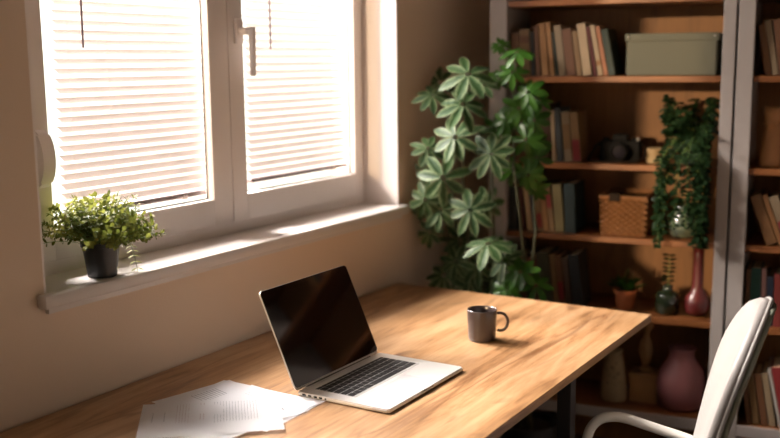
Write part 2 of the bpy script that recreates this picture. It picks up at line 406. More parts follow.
# ------------------------------------------------------------------ desk
desk = empty('desk', (0, 0, 0), label='oak-topped desk on black metal legs under the window', cat='desk')
DX0, DX1, DYA, DYB, DZ = .016, .891, .92, 2.812, .75
o = MB().box(DX0, DX1, DYA, DYB, DZ-.022, DZ, bev=.0012).build('desk_top', M['oak'], desk)
f = MB(); f.box(DX0+.05, .86, DYB-.625, DYB-.585, .695, .7275); f.box(DX0+.05, DX1-.03, DYA+.60, DYA+.64, .695, .7275)
f.box(.42, .46, DYA+.62, DYB-.605, .695, .727); f.build('under_frame', M['black_metal'], desk)
for yy in (DYB-.605, DYA+.62):
    for xx in (.866, .11):
        MB().box(xx-.018, xx+.018, yy-.018, yy+.018, 0.001, .7278, bev=.002).build('leg', M['black_metal'], desk)

# ------------------------------------------------------------------ laptop
lap = empty('laptop', (0, 0, DZ), label='open silver laptop with a dark screen on the oak desk', cat='laptop')
LX0, LX1, LY0, LY1 = .410, .658, 1.712, 2.063
def rounded_slab(x0, x1, y0, y1, z0, z1, r, bev=.0015, seg=8, notch=None):
    b = MB(); pts = []
    for cx, cy, a0 in ((x1-r, y1-r, 0), (x0+r, y1-r, PI/2), (x0+r, y0+r, PI), (x1-r, y0+r, 1.5*PI)):
        for k in range(seg+1):
            a = a0 + PI/2*k/seg; pts.append((cx+r*math.cos(a), cy+r*math.sin(a)))
    vs = [b.bm.verts.new((x, y, z0)) for x, y in pts]; f_ = b.bm.faces.new(vs)
    ext = bmesh.ops.extrude_face_region(b.bm, geom=[f_]); top = [v for v in ext['geom'] if isinstance(v, bmesh.types.BMVert)]
    for v in top: v.co.z = z1
    if bev:
        es = [e for e in b.bm.edges if abs(e.verts[0].co.z-e.verts[1].co.z) < 1e-6]
        bmesh.ops.bevel(b.bm, geom=es, offset=bev, segments=2, affect='EDGES')
    return b
ba = rounded_slab(LX0, LX1, LY0, LY1, .0018, .0105, .012, .0025)
base = ba.build('base', M['alu'], lap); smooth_by_angle(base, 35)
MB().box(LX0-.004, LX0+.004, LY0+.04, LY1-.04, .005, .0115, bev=.002).build('hinge', M['bezel'], lap)
# recessed keyboard well and the keys
KX0, KX1, KY0, KY1 = .438, .5515, 1.745, 2.030
kb = rounded_slab(KX0, KX1, KY0, KY1, .0102, .0107, .003, 0).build('keyboard', M['well'], lap)
rows = [(.0095, 14), (.0185, 14), (.0185, 14), (.0185, 13), (.0185, 12), (.0185, 9)]
x = KX0+.0015
for ri, (rd, nk) in enumerate(rows):
    tot = KY1-KY0-.003; widths = [1.0]*nk
    if ri == 1: widths[-1] = 1.5
    if ri == 2: widths[0] = 1.5
    if ri == 3: widths[0] = widths[-1] = 1.75
    if ri == 4: widths[0] = widths[-1] = 2.2
    if ri == 5: widths = [1, 1, 1, 1.25, 5, 1.25, 1, 1, 1]
    u = tot/sum(widths); yy = KY0+.0015
    for wd in widths:
        MB().box(x+.0016, x+rd-.0016, yy+.0016, yy+wd*u-.0016, .0105, .0119, bev=.0005).build('key', M['key'], kb)
        yy += wd*u
    x += rd+.0004
tp = MB().box(.562, .640, 1.835, 1.940, .01035, .01075, bev=.0003).build('trackpad', mat('trackpad_glass', (.60, .59, .60), .3, metal=.3), lap)
MB().box(LX1-.0022, LX1+.0003, 1.868, 1.908, .0075, .0109).build('finger_notch', mat('notch_shade', (.35, .34, .33), .4, metal=.5), lap)
po = MB()
for px_, wd in ((.428, .010), (.444, .009), (.460, .009), (.474, .009), (.490, .004)): po.box(px_, px_+wd, LY0-.0003, LY0+.001, .0042, .0082)
po.build('ports', M['bezel'], lap)
ft = MB()
for fx in (LX0+.02, LX1-.02):
    for fy in (LY0+.02, LY1-.02): ft.lathe([(0, 0), (.006, 0), (.006, .0016), (0, .0016)], 12, (fx, fy, 0))
ft.build('rubber_foot', M['gasket'], lap)
# lid, tilted back 26 degrees; local x along thickness, z up
LT = math.atan2(.099, .2195)
lid_m = Matrix.Translation((LX0+.001, 0, .0105)) @ Matrix.Rotation(-LT, 4, 'Y')
ll = .241
lb = rounded_slab(-ll, 0, LY0, LY1, -.0045, 0, .011, .001)       # built flat then stood up
lb.bm.transform(lid_m @ Matrix.Rotation(PI/2, 4, 'Y'))
lid = lb.build('lid', M['alu'], lap); smooth_by_angle(lid, 35)
sb = rounded_slab(-ll+.001, -.0055, LY0+.001, LY1-.001, 0, .0006, .010, 0)
sb.bm.transform(lid_m @ Matrix.Rotation(PI/2, 4, 'Y'))
M['screen'].node_tree.nodes['Principled BSDF'].inputs['IOR'].default_value = 1.75
scr = sb.build('screen_glass', M['screen'], lid)

# ------------------------------------------------------------------ mug
mug = empty('mug', (.574, 2.328, DZ), label='dark grey-brown mug with a ring handle on the oak desk', cat='mug')
mg = MB().lathe([(0, 0.0005), (.033, .0005), (.0362, .003), (.0375, .012), (.0405, .083), (.0402, .0855), (.0385, .0855), (.0378, .083), (.035, .012), (.031, .008), (0, .007)], 48)
mo = mg.build('body', M['mug'], mug, smooth=True)
hdir = Vector((.93, .37, 0)).normalized()
pts = []
for k in range(17):
    a = -PI*.62 + PI*1.24*k/16
    pts.append(hdir*(.049+.0205*math.cos(a)) + Vector((0, 0, .052+.0245*math.sin(a))))
MB().tube(pts, .0042, 10).build('handle', M['mug'], mug, smooth=True)

# ------------------------------------------------------------------ papers
def sheet(corner, ang, w, h, z, label, marks):
    """corner = one A4 corner, w along ang, h along ang-90deg."""
    c = Vector((corner[0], corner[1], DZ+z)); 
    b = MB(); nx, ny = 8, 6; vs = {}
    for i in range(nx+1):
        for j in range(ny+1):
            vs[i, j] = b.bm.verts.new((w*i/nx, -h*j/ny, .0012*math.sin(i*.9+z*900)*math.sin(j*.8+1)*(1 if 0 < i < nx else .5) + .0012))
    for i in range(nx):
        for j in range(ny): b.bm.faces.new((vs[i, j], vs[i+1, j], vs[i+1, j+1], vs[i, j+1]))
    bmesh.ops.solidify(b.bm, geom=b.bm.faces[:], thickness=.00012)
    o = b.build('paper_sheet', M['paper'], None, smooth=False); o.location = c; o.rotation_euler.z = ang
    tag(o, label, 'paper sheet', 'papers on the desk')
    for key in ('ink', 'ink_red'):
        q = [mk for mk in marks if mk[4] == key]
        if not q: continue
        p = MB()
        for (x0, y0, x1, y1, _) in q:
            n = 8
            for k in range(n):
                xa, xb = x0+(x1-x0)*k/n, x0+(x1-x0)*(k+1)/n
                def zz(x, y):
                    i, j = x/w*nx, -y/h*ny
                    i0, j0 = min(int(i), nx-1), min(int(j), ny-1); fi, fj = i-i0, j-j0
                    def g_(i, j): return .0012*math.sin(i*.9+z*900)*math.sin(j*.8+1)*(1 if 0 < i < nx else .5) + .0012
                    return (g_(i0, j0)*(1-fi)+g_(i0+1, j0)*fi)*(1-fj) + (g_(i0, j0+1)*(1-fi)+g_(i0+1, j0+1)*fi)*fj + .00022
                p.bm.faces.new([p.bm.verts.new((X, Yv, zz(X, Yv))) for X, Yv in ((xa, y0), (xb, y0), (xb, y1), (xa, y1))])
        p.build('printed_lines', M[key], o, recalc=False)
    return o
def vlines(x0, x1, n, y0, y1, key, wd=.0008):
    return [(x0+(x1-x0)*k/max(1, n-1), y0, x0+(x1-x0)*k/max(1, n-1)+wd, y1, key) for k in range(n)]
def hlines(y0, y1, n, x0, x1, key, wd=.001):
    r = random.Random(n)
    return [(x0, y0+(y1-y0)*k/max(1, n-1), x1-(x1-x0)*.25*r.random(), y0+(y1-y0)*k/max(1, n-1)-wd, key) for k in range(n)]
sheet((.196, 1.712), 0.0, .297, .21, .0004, 'lowest white sheet, its blank corner tucked in front of the laptop', [])
sheet((.2095, 1.716), -.245, .297, .21, .0016, 'white sheet with rows of printed text, its corner nearest the wall',
      hlines(-.06, -.125, 9, .03, .10, 'ink', .0016) + hlines(-.025, -.03, 2, .09, .19, 'ink', .0018) + hlines(-.05, -.12, 5, .16, .24, 'ink_red', .001))
sheet((.282, 1.712), -.12, .21, .297, .0032, 'white sheet bearing a small signature, partly under the ruled table sheet',
      [(.155+.004*k, -.07-.003*(k % 3), .157+.004*k+.004, -.0725-.003*(k % 3), 'ink') for k in range(6)] + [(.15, -.078, .18, -.0788, 'ink')] + hlines(-.03, -.05, 3, .03, .09, 'ink_red', .0008))
a1 = math.atan2(.66, .75)
sheet((.163, 1.483), a1, .297, .21, .0052, 'topmost whole sheet printed with a finely ruled table',
      vlines(.025, .05, 2, -.06, -.12, 'ink') + vlines(.075, .10, 5, -.02, -.13, 'ink_red', .0006) + vlines(.125, .132, 2, -.02, -.12, 'ink_red') + vlines(.155, .245, 15, -.018, -.14, 'ink', .0006))
sheet((.270, 1.288), a1+.01, .21, .14, .0072, 'white sheet lying on the ruled one at the very front of the desk', [])

# ------------------------------------------------------------------ bookcases
def bookcase(name, s0, s1, pl, pr, label, shelves, top):
    t = empty(name, bp(0, 0), BY, label=label, cat='bookcase')
    DP = .30
    for a, b_, in ((s0, s0+pl), (s1-pr, s1)):
        MB().box(a, b_, 0, .022, 0.001, 1.96, bev=.002).build('front_post', M['frame'], t)
    sp = .018
    MB().box(s0+pl-.019, s0+pl-.001, .0225, DP, 0.001, 1.955).build('side_panel', M['frame'], t)
    MB().box(s1-pr+.001, s1-pr+.019, .0225, DP, 0.001, 1.955).build('side_panel', M['frame'], t)
    MB().box(s0, s1, -.008, DP+.006, 1.9605, 1.985, bev=.003).build('cornice', M['frame'], t)
    a, b_ = s0+pl, s1-pr
    MB().box(a-.0005, b_+.0005, DP-.012, DP-.004, .06, 1.96).build('back_panel', M['backpanel'], t)
    for z in shelves:
        MB().box(a-.0005, b_+.0005, .010, DP-.0125, z-.020, z, bev=.0015).build('shelf_board', M['shelf'], t)
    MB().box(a+.0002, b_-.0002, .0, .009, top-.038, top, bev=.001).build('rail', M['frame'], t)
    MB().box(a-.0005, b_+.0005, .010, DP-.0125, top-.02, top, bev=.0015).build('shelf_board', M['shelf'], t)
    MB().box(a+.0002, b_-.0002, .0, .009, .001, .075, bev=.001).build('plinth', M['frame'], t)
    MB().box(a-.0005, b_+.0005, .010, DP-.0125, .055, .075).build('shelf_board', M['shelf'], t)
    return t
ZA, ZB, ZC, ZD, ZE, ZT = 1.440, 1.148, .900, .634, .297, 1.695
bookcase('bookcase', -1.092, -.2865, .061, .038, 'open bookcase with wood shelves and grey posts beside the tall leafy plant', (ZT, ZA, ZB, ZC, ZD), ZE)
bookcase('bookcase', -.2785, .56, .048, .048, 'second open bookcase behind the white chair', (ZT, ZA, ZB, ZC, ZD), ZE)

mats_cache = {}
def cmat(c, rough=.6):
    c = tuple(x*.55 for x in c)
    k = tuple(c)
    if k not in mats_cache: mats_cache[k] = mat('book_cloth', tuple(c), rough, var=.12, vscale=30)
    return mats_cache[k]
def book(s, z, w, h, dp, ang, col, label, group, t0=.03, band=None):
    """leans with its top towards smaller s; pivots on the bottom left edge."""
    e = empty('book', bp(s, t0, z+.0004), 0)
    e.rotation_mode = 'XYZ'
    mrot = Matrix.Rotation(BY, 4, 'Z') @ Matrix.Rotation(-ang, 4, 'Y')
    e.rotation_euler = mrot.to_euler('XYZ')
    cvr = MB(); th = .0022
    cvr.box(0, th, 0, dp, 0, h); cvr.box(w-th, w, 0, dp, 0, h); cvr.box(th*.5, w-th*.5, -.0012, .002, 0, h, bev=.0008)
    cvr.build('cover', cmat(col), e)
    MB().box(th, w-th, .002, dp-.003, .003, h-.004).build('pages', M['pages'], e)
    if band:
        MB().box(.0012, w-.0012, -.0018, -.0011, h*band[0], h*band[1]).build('spine_label', cmat(band[2]), e)
    tag(e, label, 'book', group)
    return e
def row(z, s, specs, group, t0=.03):
    """specs: (width, height, lean, colour, label[, band]); books never cut into each other."""
    br, ta, tz = s, 0, 1.0      # foot of the previous right face, its slope, its height
    for sp in specs:
        w_, h_, a_, c_, lab = sp[:5]; band = sp[5] if len(sp) > 5 else None
        s0 = br + max(0, math.tan(a_)-ta)*min(tz, h_*math.cos(a_)) + .0014
        book(s0, z, w_, h_, .13 + .03*((h_*1000) % 7)/7, a_, c_, lab, group, t0 + .008*((w_*10000) % 5)/5, band)
        br = s0 + w_/math.cos(a_); ta = math.tan(a_); tz = h_*math.cos(a_) + w_*math.sin(a_)
    return br
TAN, OCH, BRN, CRM, RED, GRN, BLK, BEI = (.30, .17, .065), (.42, .20, .06), (.19, .075, .025), (.62, .44, .25), (.16, .02, .015), (.015, .035, .02), (.012, .014, .015), (.36, .26, .15)
NVY, TEA = (.01, .018, .04), (.018, .045, .045)
g1 = 'books on the top shelf of the plant-side bookcase'
row(ZA, -1.028, [
    (.030, .150, .0, BRN, 'dark brown book at the post end of the shelf with the sage box'),
    (.036, .160, .03, TAN, 'thick ochre-tan book behind the tip of the green plant', (.7, .85, BRN)),
    (.012, .150, .05, BLK, 'thin black book right of the thick ochre-tan one'),
    (.016, .170, .07, BRN, 'thin red-brown book, second tallest on the top shelf'),
    (.024, .178, .09, OCH, 'orange-tan book, tall, in the top shelf row'),
    (.016, .182, .11, OCH, 'narrow orange-tan book, the tallest on the top shelf'),
    (.008, .150, .12, GRN, 'very thin dark green book between tan spines'),
    (.025, .170, .13, BEI, 'beige book in the middle of the top shelf row'),
    (.032, .158, .13, BRN, 'wide chestnut-brown book in the middle of the top shelf row'),
    (.018, .150, .14, TAN, 'dull tan book just left of the thick cream one'),
    (.030, .174, .15, CRM, 'thick pale cream book, brightest of the top shelf row'),
    (.010, .165, .18, RED, 'thin dark red book right of the thick cream one'),
    (.017, .170, .19, CRM, 'cream book with brown bands beside the thin dark red one', (.2, .3, OCH)),
    (.014, .166, .20, (.50, .20, .09), 'salmon-orange book near the sage box'),
    (.022, .155, .20, GRN, 'dark green book leaning next to the sage box', (.1, .15, TEA)),
], g1)
g2 = 'books on the camera shelf'
row(ZB, -1.028, [
    (.075, .19, .0, BRN, 'big brown book at the post end of the camera shelf'),
    (.065, .20, .02, (.12, .05, .02), 'tall dark brown book behind the green leaves on the camera shelf'),
    (.014, .175, .06, CRM, 'cream book, slimmest visible left of the camera'),
    (.020, .185, .07, (.09, .10, .10), 'slate-grey book between two pale spines left of the camera'),
    (.028, .172, .10, BEI, 'banded beige book left of the camera', (.25, .75, TAN)),
    (.028, .170, .10, TAN, 'tan book with a red lower half next to the camera', (.02, .45, (.3, .02, .03))),
], g2)
g3 = 'books beside the wicker basket'
row(ZC, -1.028, [
    (.030, .155, .0, BLK, 'black book at the post end of the basket shelf'),
    (.018, .150, .05, (.10, .015, .012), 'dark maroon book on the basket shelf'),
    (.018, .160, .12, CRM, 'slim cream book leaning on the basket shelf'),
    (.014, .165, .13, NVY, 'narrow navy book on the basket shelf'),
    (.020, .160, .14, TAN, 'tan book with a red lower label on the basket shelf', (.08, .4, (.32, .03, .02))),
    (.018, .162, .14, OCH, 'ochre book in the middle of the basket shelf row'),
    (.020, .168, .14, TAN, 'tan book with a red upper label on the basket shelf', (.5, .85, (.32, .03, .02))),
    (.032, .168, .10, (.24, .19, .07), 'wide olive-gold book on the basket shelf'),
    (.036, .172, .04, TEA, 'thick dark teal book nearest the wicker basket'),
], g3)
g4 = 'books beside the terracotta pot'
row(ZD, -1.0, [
    (.04, .18, .0, BRN, 'brown book behind the plant on the terracotta pot shelf'),
    (.03, .17, .05, (.25, .03, .02), 'red book behind the plant on the terracotta pot shelf'),
    (.046, .190, .09, (.09, .08, .04), 'thick olive-grey book left of the terracotta pot'),
    (.018, .185, .12, TAN, 'light tan book left of the terracotta pot'),
    (.022, .182, .12, BRN, 'brown book with a red lower label', (.15, .5, (.3, .02, .02))),
    (.022, .178, .12, (.10, .05, .025), 'plain dark brown book beside the black one'),
    (.036, .190, .12, BLK, 'thick black book nearest the terracotta pot'),
], g4)
g5 = 'storage blocks on the lowest visible shelf'
row(ZE, -1.0, [
    (.05, .22, .0, BRN, 'dark brown file at the post end of the lowest shelf'),
    (.05, .21, .03, (.22, .10, .035), 'red-brown file under the desk edge, lowest shelf'),
    (.05, .21, .03, (.30, .15, .05), 'tan file nearest the speckled vase'),
], g5)
g6 = 'books at the top of the second bookcase'
row(ZA, -.226, [
    (.020, .158, .18, (.24, .10, .03), 'dark tan book against the post of the second bookcase, top row'),
    (.018, .172, .18, BEI, 'pale olive-beige book, second from the post on the second bookcase'),
    (.034, .172, .16, BRN, 'wide brown book at the picture edge, top row of second bookcase'),
    (.026, .155, .14, OCH, 'orange book cut by the picture edge, top row'),
] + [(.02+.006*(k % 3), .15+.008*(k*3 % 4), .1, [CRM, RED, TEA, OCH, BRN][k % 5], '%s book farther along the top row of the second bookcase' % ['cream', 'red', 'teal', 'ochre', 'brown'][k % 5]) for k in range(5)], g6)
g7 = 'leaning books under the turned wooden vase'
row(ZC, -.226, [
    (.034, .165, .36, (.28, .13, .04), 'wide tan book leaning on the post of the second bookcase'),
    (.016, .170, .36, (.36, .16, .05), 'slim orange-tan book leaning in the second bookcase'),
    (.030, .165, .36, BEI, 'beige book with a red lower part leaning in the second bookcase', (.02, .5, (.3, .02, .02))),
    (.030, .165, .34, RED, 'red book leaning at the picture edge, second bookcase'),
] + [(.024, .16+.004*k, .30, [TAN, NVY, CRM, BRN, TEA][k], '%s book leaning farther along the second bookcase' % ['tan', 'navy', 'cream', 'brown', 'teal'][k]) for k in range(5)], g7)
g8 = 'coloured books behind the chair back'
row(ZD, -.226, [
    (.014, .185, .0, BRN, 'brown book against the post just above the chair back'),
    (.030, .190, .0, (.02, .10, .075), 'green-teal book above the chair back'),
    (.016, .190, .02, (.22, .10, .08), 'dusty pink-brown book above the chair back', (.05, .4, RED)),
    (.020, .165, .02, NVY, 'navy book between pink-brown and red books', ),
    (.024, .175, .02, (.26, .03, .02), 'red book right above the chair rim'),
    (.026, .172, .02, (.02, .06, .12), 'blue book at the picture edge above the chair'),
] + [(.026, .165+.006*k, .02, [RED, TAN, TEA, CRM, BRN][k], '%s book farther along above the chair' % ['dark red', 'tan', 'dark teal', 'cream', 'brown'][k]) for k in range(5)], g8)
g9 = 'books right of the chair back on the low shelf'
row(ZE, -.226, [
    (.014, .175, .14, (.22, .10, .04), 'thin brown book right beside the chair, low shelf'),
    (.022, .180, .15, TAN, 'tan book right beside the chair, low shelf'),
    (.022, .175, .17, BRN, 'red-brown book between tan ones on the low shelf'),
    (.020, .180, .18, BEI, 'pale tan book on the low shelf by the chair'),
    (.010, .200, .22, (.55, .50, .44), 'thin off-white book before the red one on the low shelf'),
    (.040, .205, .22, (.30, .02, .02), 'wide bright red book on the low shelf by the chair'),
] + [(.03, .18, .2, [TAN, BRN, CRM][k], '%s book farther along the low shelf' % ['tan', 'brown', 'cream'][k]) for k in range(3)], g9)

# ------------------------------------------------------------------ things on the shelves
# fabric box with lid
bx = empty('storage_box', bp(-.489, .045, ZA+.0005), BY, label='sage-grey fabric storage box with a lid on the top shelf', cat='box')
MB().box(-.143, .143, .003, .20, 0, .118, bev=.004).build('body', M['box'], bx)
ldl = MB().box(-.148, .148, 0, .203, .112, .137, bev=.003).build('box_lid', M['box'], bx)
for sx in (-.136, .136):
    rv = MB().lathe([(0, 0), (.004, 0), (.003, .002), (0, .0025)], 12); rv.bm.transform(Matrix.Translation((sx, 0, .127)) @ Matrix.Rotation(PI/2, 4, 'X')); rv.build('rivet', M['rivet'], ldl, smooth=True)

# film camera with strap
cm = empty('camera_body', bp(-.655, .09, ZB+.0005), BY, label='black film camera with its strap on the shelf', cat='camera')
MB().box(-.068, .068, 0, .042, .0, .072, bev=.006).build('body', M['blackplastic'], cm)
MB().box(-.026, .026, -.002, .038, .070, .094, bev=.006).build('viewfinder', M['blackplastic'], cm)
ln = MB().lathe([(0, 0), (.031, 0), (.031, .02), (.028, .022), (.028, .045), (.024, .046), (.022, .036), (0, .034)], 32)
ln.bm.transform(Matrix.Translation((.004, 0, .037)) @ Matrix.Rotation(PI/2, 4, 'X')); lo = ln.build('lens', M['blackplastic'], cm); smooth_by_angle(lo)
lg = MB().lathe([(0, .0385), (.012, .038), (.021, .0365)], 24); lg.bm.transform(Matrix.Translation((.004, 0, .037)) @ Matrix.Rotation(PI/2, 4, 'X')); lg.build('front_glass', M['lens'], lo, smooth=True)
for xx, r_ in ((-.05, .011), (.045, .010), (.058, .006)):
    MB().lathe([(0, .07), (r_, .07), (r_, .081), (0, .082)], 20, (xx, .02, 0)).build('dial', M['rivet' if r_ == .006 else 'blackplastic'], cm)
MB().tube([(-.069, .02, .062), (-.085, .01, .05), (-.10, -.01, .015), (-.10, -.03, .004), (-.07, -.05, .004), (-.03, -.055, .004), (.02, -.05, .004), (.06, -.05, .005), (.088, -.02, .02), (.085, .01, .05), (.069, .02, .062)], .0035, 8).build('strap', M['leather'], cm, smooth=True)

# small woven candle cup
cp = empty('candle_cup', bp(-.535, .085, ZB+.0005), BY, label='small woven cream candle cup right of the camera', cat='candle holder')
pf = []
for k in range(9):
    pf += [(.024+.002*math.sin(k), .0055*k), (.027+.002*math.sin(k), .0055*k+.0028)]
MB().lathe([(0, 0)] + pf + [(.024, .052), (.022, .045), (0, .044)], 24).build('woven_cup', M['cream'], cp, smooth=True)
MB().lathe([(0, .044), (.021, .0445), (.02, .049), (0, .05)], 20).build('candle', M['cream'], cp)

# wicker basket
bk = empty('wicker_basket', bp(-.630, .05, ZC+.0005), BY, label='rectangular brown wicker basket on the third shelf', cat='basket')
wk = MB(); W2, DPT, Hh = .070, .19, .13
for r_ in range(13):
    z = .005+r_*.0098; pts = []
    n = 44; per = []
    g_ = .002+r_*.0004
    cs = [(-W2-g_, 0-g_), (W2+g_, 0-g_), (W2+g_, DPT), (-W2-g_, DPT)]
    for q in range(4):
        p0, p1 = cs[q], cs[(q+1) % 4]
        for k in range(11): per.append((p0[0]+(p1[0]-p0[0])*k/11, p0[1]+(p1[1]-p0[1])*k/11))
    for i, (a, b_) in enumerate(per):
        off = .0036*(1 if (i+r_) % 2 else -1)
        nx_, ny_ = (0, -1) if i < 11 else ((1, 0) if i < 22 else ((0, 1) if i < 33 else (-1, 0)))
        pts.append((a+nx_*off, b_+ny_*off, z))
    pts.append(pts[0]); wk.tube(pts, .0044, 6, caps=False)
wk.tube([(-W2-.006, -.006, .13), (W2+.006, -.006, .13), (W2+.006, DPT+.004, .13), (-W2-.006, DPT+.004, .13), (-W2-.006, -.006, .13)], .008, 8)
wk.box(-W2, W2, 0, DPT, 0, .006)
MB().box(-W2+.0015, W2-.0015, .0015, DPT-.0015, .006, .122).build('shade_core', M['leather'], bk)  # solid dark box; shade between the strands put into colour
wk.build('weave', M['wicker'], bk)
MB().box(-.045, -.008, -.018, -.013, .118, .146, bev=.002).build('leather_tab', M['leather'], bk)

def vase(name, s, t, z, prof, mt, label, cat, part=None, seg=36):
    o = MB().lathe([(0, .0005)] + prof, seg).build(name, mt, None, smooth=True); o.location = bp(s, t, z)
    tag(o, label, cat); return o
# inner wall so that the mouths are open
def inner(prof, th=.003):
    return prof + [(max(.003, r-th), z) for r, z in prof[::-1] if z > .012] + [(0, .012)]
vase('glass_vase', -.435, .09, ZC, inner([(.025, 0.001), (.04, .006), (.047, .035), (.044, .06), (.028, .085), (.026, .10), (.030, .108)]), M['paleglass'], 'round pale green glass vase among trailing leaves', 'vase')
bv = vase('bottle_vase', -.478, .09, ZD, inner([(.036, .001), (.040, .005), (.040, .062), (.034, .074), (.018, .080), (.016, .092), (.019, .097)]), M['greenglass'], 'squat dark green glass bottle holding a thin leafy sprig', 'vase')
vase('long_neck_vase', -.382, .10, ZD, inner([(.025, .001), (.038, .010), (.043, .035), (.038, .062), (.022, .082), (.018, .100), (.017, .20), (.019, .235)], .002), M['burgundy'], 'burgundy round-bodied vase with a tall narrow neck', 'vase')
sv = empty('speckled_vase', bp(-.655, .10, ZE), BY, label='tall sand-coloured vase with dark spots on the low shelf', cat='vase')
MB().lathe([(0, .0005)] + inner([(.040, .001), (.046, .008), (.046, .05), (.041, .10), (.033, .15), (.028, .175), (.030, .182)]), 36).build('body', M['speckle'], sv, smooth=True)
sp_ = MB(); rr = random.Random(3)
for k in range(16):
    a = -PI/2 + rr.uniform(-.9, .9); z = rr.uniform(.07, .15); rad = .0455 if z < .06 else .046-(z-.05)*.125
    c = Vector((rad*math.cos(a), rad*math.sin(a), z)); nrm = Vector((math.cos(a), math.sin(a), .1)).normalized()
    tmp = MB().lathe([(0, .0016), (rr.uniform(.002, .0045), .0009), (.001, -.002)], 8)
    tmp.bm.transform(Matrix.Translation(c) @ nrm.to_track_quat('Z', 'Y').to_matrix().to_4x4()); sp_.merge(tmp.bm)
sp_.build('glaze_spots', M['spot'], sv)
vase('pink_vase', -.425, .115, ZE, inner([(.060, .001), (.074, .012), (.082, .05), (.083, .09), (.072, .135), (.050, .168), (.042, .185), (.043, .203), (.047, .212)], .004), M['pink'], 'large dusty pink stoneware vase on the low shelf', 'vase', seg=48)
wb = empty('wooden_box', bp(-.553, .10, ZE+.0005), BY, label='square brown wooden box left of the pink vase', cat='box')
MB().box(-.048, .048, 0, .09, 0, .088, bev=.002).build('body', M['carve'], wb)
MB().box(-.050, .050, -.002, .092, .0885, .103, bev=.003).build('box_lid', M['carve'], wb)
# carved wooden sculpture on the box: two leaf-like lobes on a stem and base
cs = empty('wooden_sculpture', bp(-.553, .145, ZE+.1045), BY, label='tan carved wooden sculpture standing on the square box', cat='sculpture')
MB().lathe([(0, 0), (.026, 0), (.026, .010), (.012, .016), (0, .017)], 24).build('foot', M['carve'], cs, smooth=True)
cb = MB()
cb.lathe([(0, .014), (.010, .016), (.016, .04), (.026, .075), (.022, .105), (.010, .125), (.008, .14), (.018, .155), (.024, .175), (.016, .198), (0, .21)], 24, sy=.6)
cb.build('figure', M['carve'], cs, smooth=True)
# turned wooden vase in the second bookcase
vase('turned_wooden_vase', -.168, .09, ZB, inner([(.040, .001), (.040, .012), (.034, .06), (.028, .12), (.027, .132), (.032, .136), (.032, .142), (.028, .147), (.028, .16), (.033, .172), (.034, .192)], .005), M['tanwood'], 'turned light wooden vase with a ringed neck', 'vase')
# round dark vase and red box in the bottom compartment
vase('round_dark_vase', -.86, .10, .075, inner([(.03, .001), (.05, .02), (.062, .06), (.055, .10), (.03, .125), (.026, .14)]), mat('charcoal_ceramic', (.05, .04, .03), .5), 'round charcoal vase in the dark bottom compartment', 'vase')
rb = empty('lidded_box', bp(-.975, .05, .0755), BY, label='red-brown box in the bottom compartment below the desk edge', cat='box')
MB().box(-.05, .05, 0, .2, 0, .12, bev=.002).build('body', cmat((.14, .04, .02)), rb)
MB().box(-.052, .052, -.002, .202, .1205, .145, bev=.002).build('box_lid', cmat((.16, .045, .022)), rb)

# ------------------------------------------------------------------ plants
def pot(parent, r0, r1, h, mt, rim=.004, sub=None):
    MB().lathe([(0, 0.0005), (r0, .0005), (r1, h*.86), (r1+rim, h*.87), (r1+rim, h), (r1, h), (r1-.003, h*.9), (0, h*.9)], 36).build('pot', mt, parent, smooth=False)
    p = [c for c in parent.children if c.name.startswith('pot')][-1]; smooth_by_angle(p, 30)
    MB().lathe([(0, h*.905), (r1-.002, h*.90)], 24).build('soil', M['soil'], parent)

# small bush on the sill
bs = empty('potted_bush', (-.024, 1.556, SB+.0005), label='small bushy green plant in a black pot on the window sill', cat='potted plant')
pot(bs, .033, .042, .082, M['blackpot'])
fo = MB(); st = MB(); r = random.Random(11)
for k in range(210):
    az = r.uniform(0, 2*PI); el = r.uniform(-.2, 1.35)
    ln_ = r.uniform(.075, .125)*(1.12 if el < .5 else .92)
    d = Vector((math.cos(az)*math.cos(el), math.sin(az)*math.cos(el), math.sin(el)))
    d.y *= .68
    if d.x < 0: d.x *= .62
    p = Vector((math.cos(az)*.02, math.sin(az)*.02, .07)); pts = [p.copy()]
    n = 7
    for i in range(n):
        dd_ = Vector((d.x, d.y, d.z + .5*(1-i/n) + .1*i/n)).normalized()
        p = p + dd_*ln_/n; pts.append(p.copy())
        if i > 1:
            for sgn in (0, 1):
                a = i*1.6+sgn*PI + r.uniform(-.3, .3)
                ort = dd_.orthogonal().normalized(); side = (ort*math.cos(a) + dd_.cross(ort)*math.sin(a))
                ld = (side + dd_*.55).normalized()
                fo.leaf(p, ld, dd_, r.uniform(.010, .015), r.uniform(.008, .012), .1, .15, 3)
    fo.leaf(p, d, Vector((0, 0, 1)), .014, .010, .1, .1, 3)
    st.tube(pts, .0008, 4)
# the drooping sprig right of the pot
p = Vector((.012, .038, .078)); pts = [p.copy()]
for i in range(9):
    p = p + Vector((.003, .008 if i < 4 else .001, -.001-.0022*i)); pts.append(p.copy())
    for sgn in (-1, 1): fo.leaf(p, (sgn*.5+.2, sgn*.6, -.25), (0, 0, 1), .016, .012, .1, .1, 3)
st.tube(pts, .0008, 4)
for v_ in fo.bm.verts: v_.co.x = max(v_.co.x, -.088)
fo.build('foliage', M['bushleaf'], bs, recalc=False); st.build('stems', M['greenstem'], bs)

def pix(px, py, y):
    d = R2*((px-390)/FPX) - U2*((py-219)/FPX) + fwd
    return CAM + d*(y/d.y)

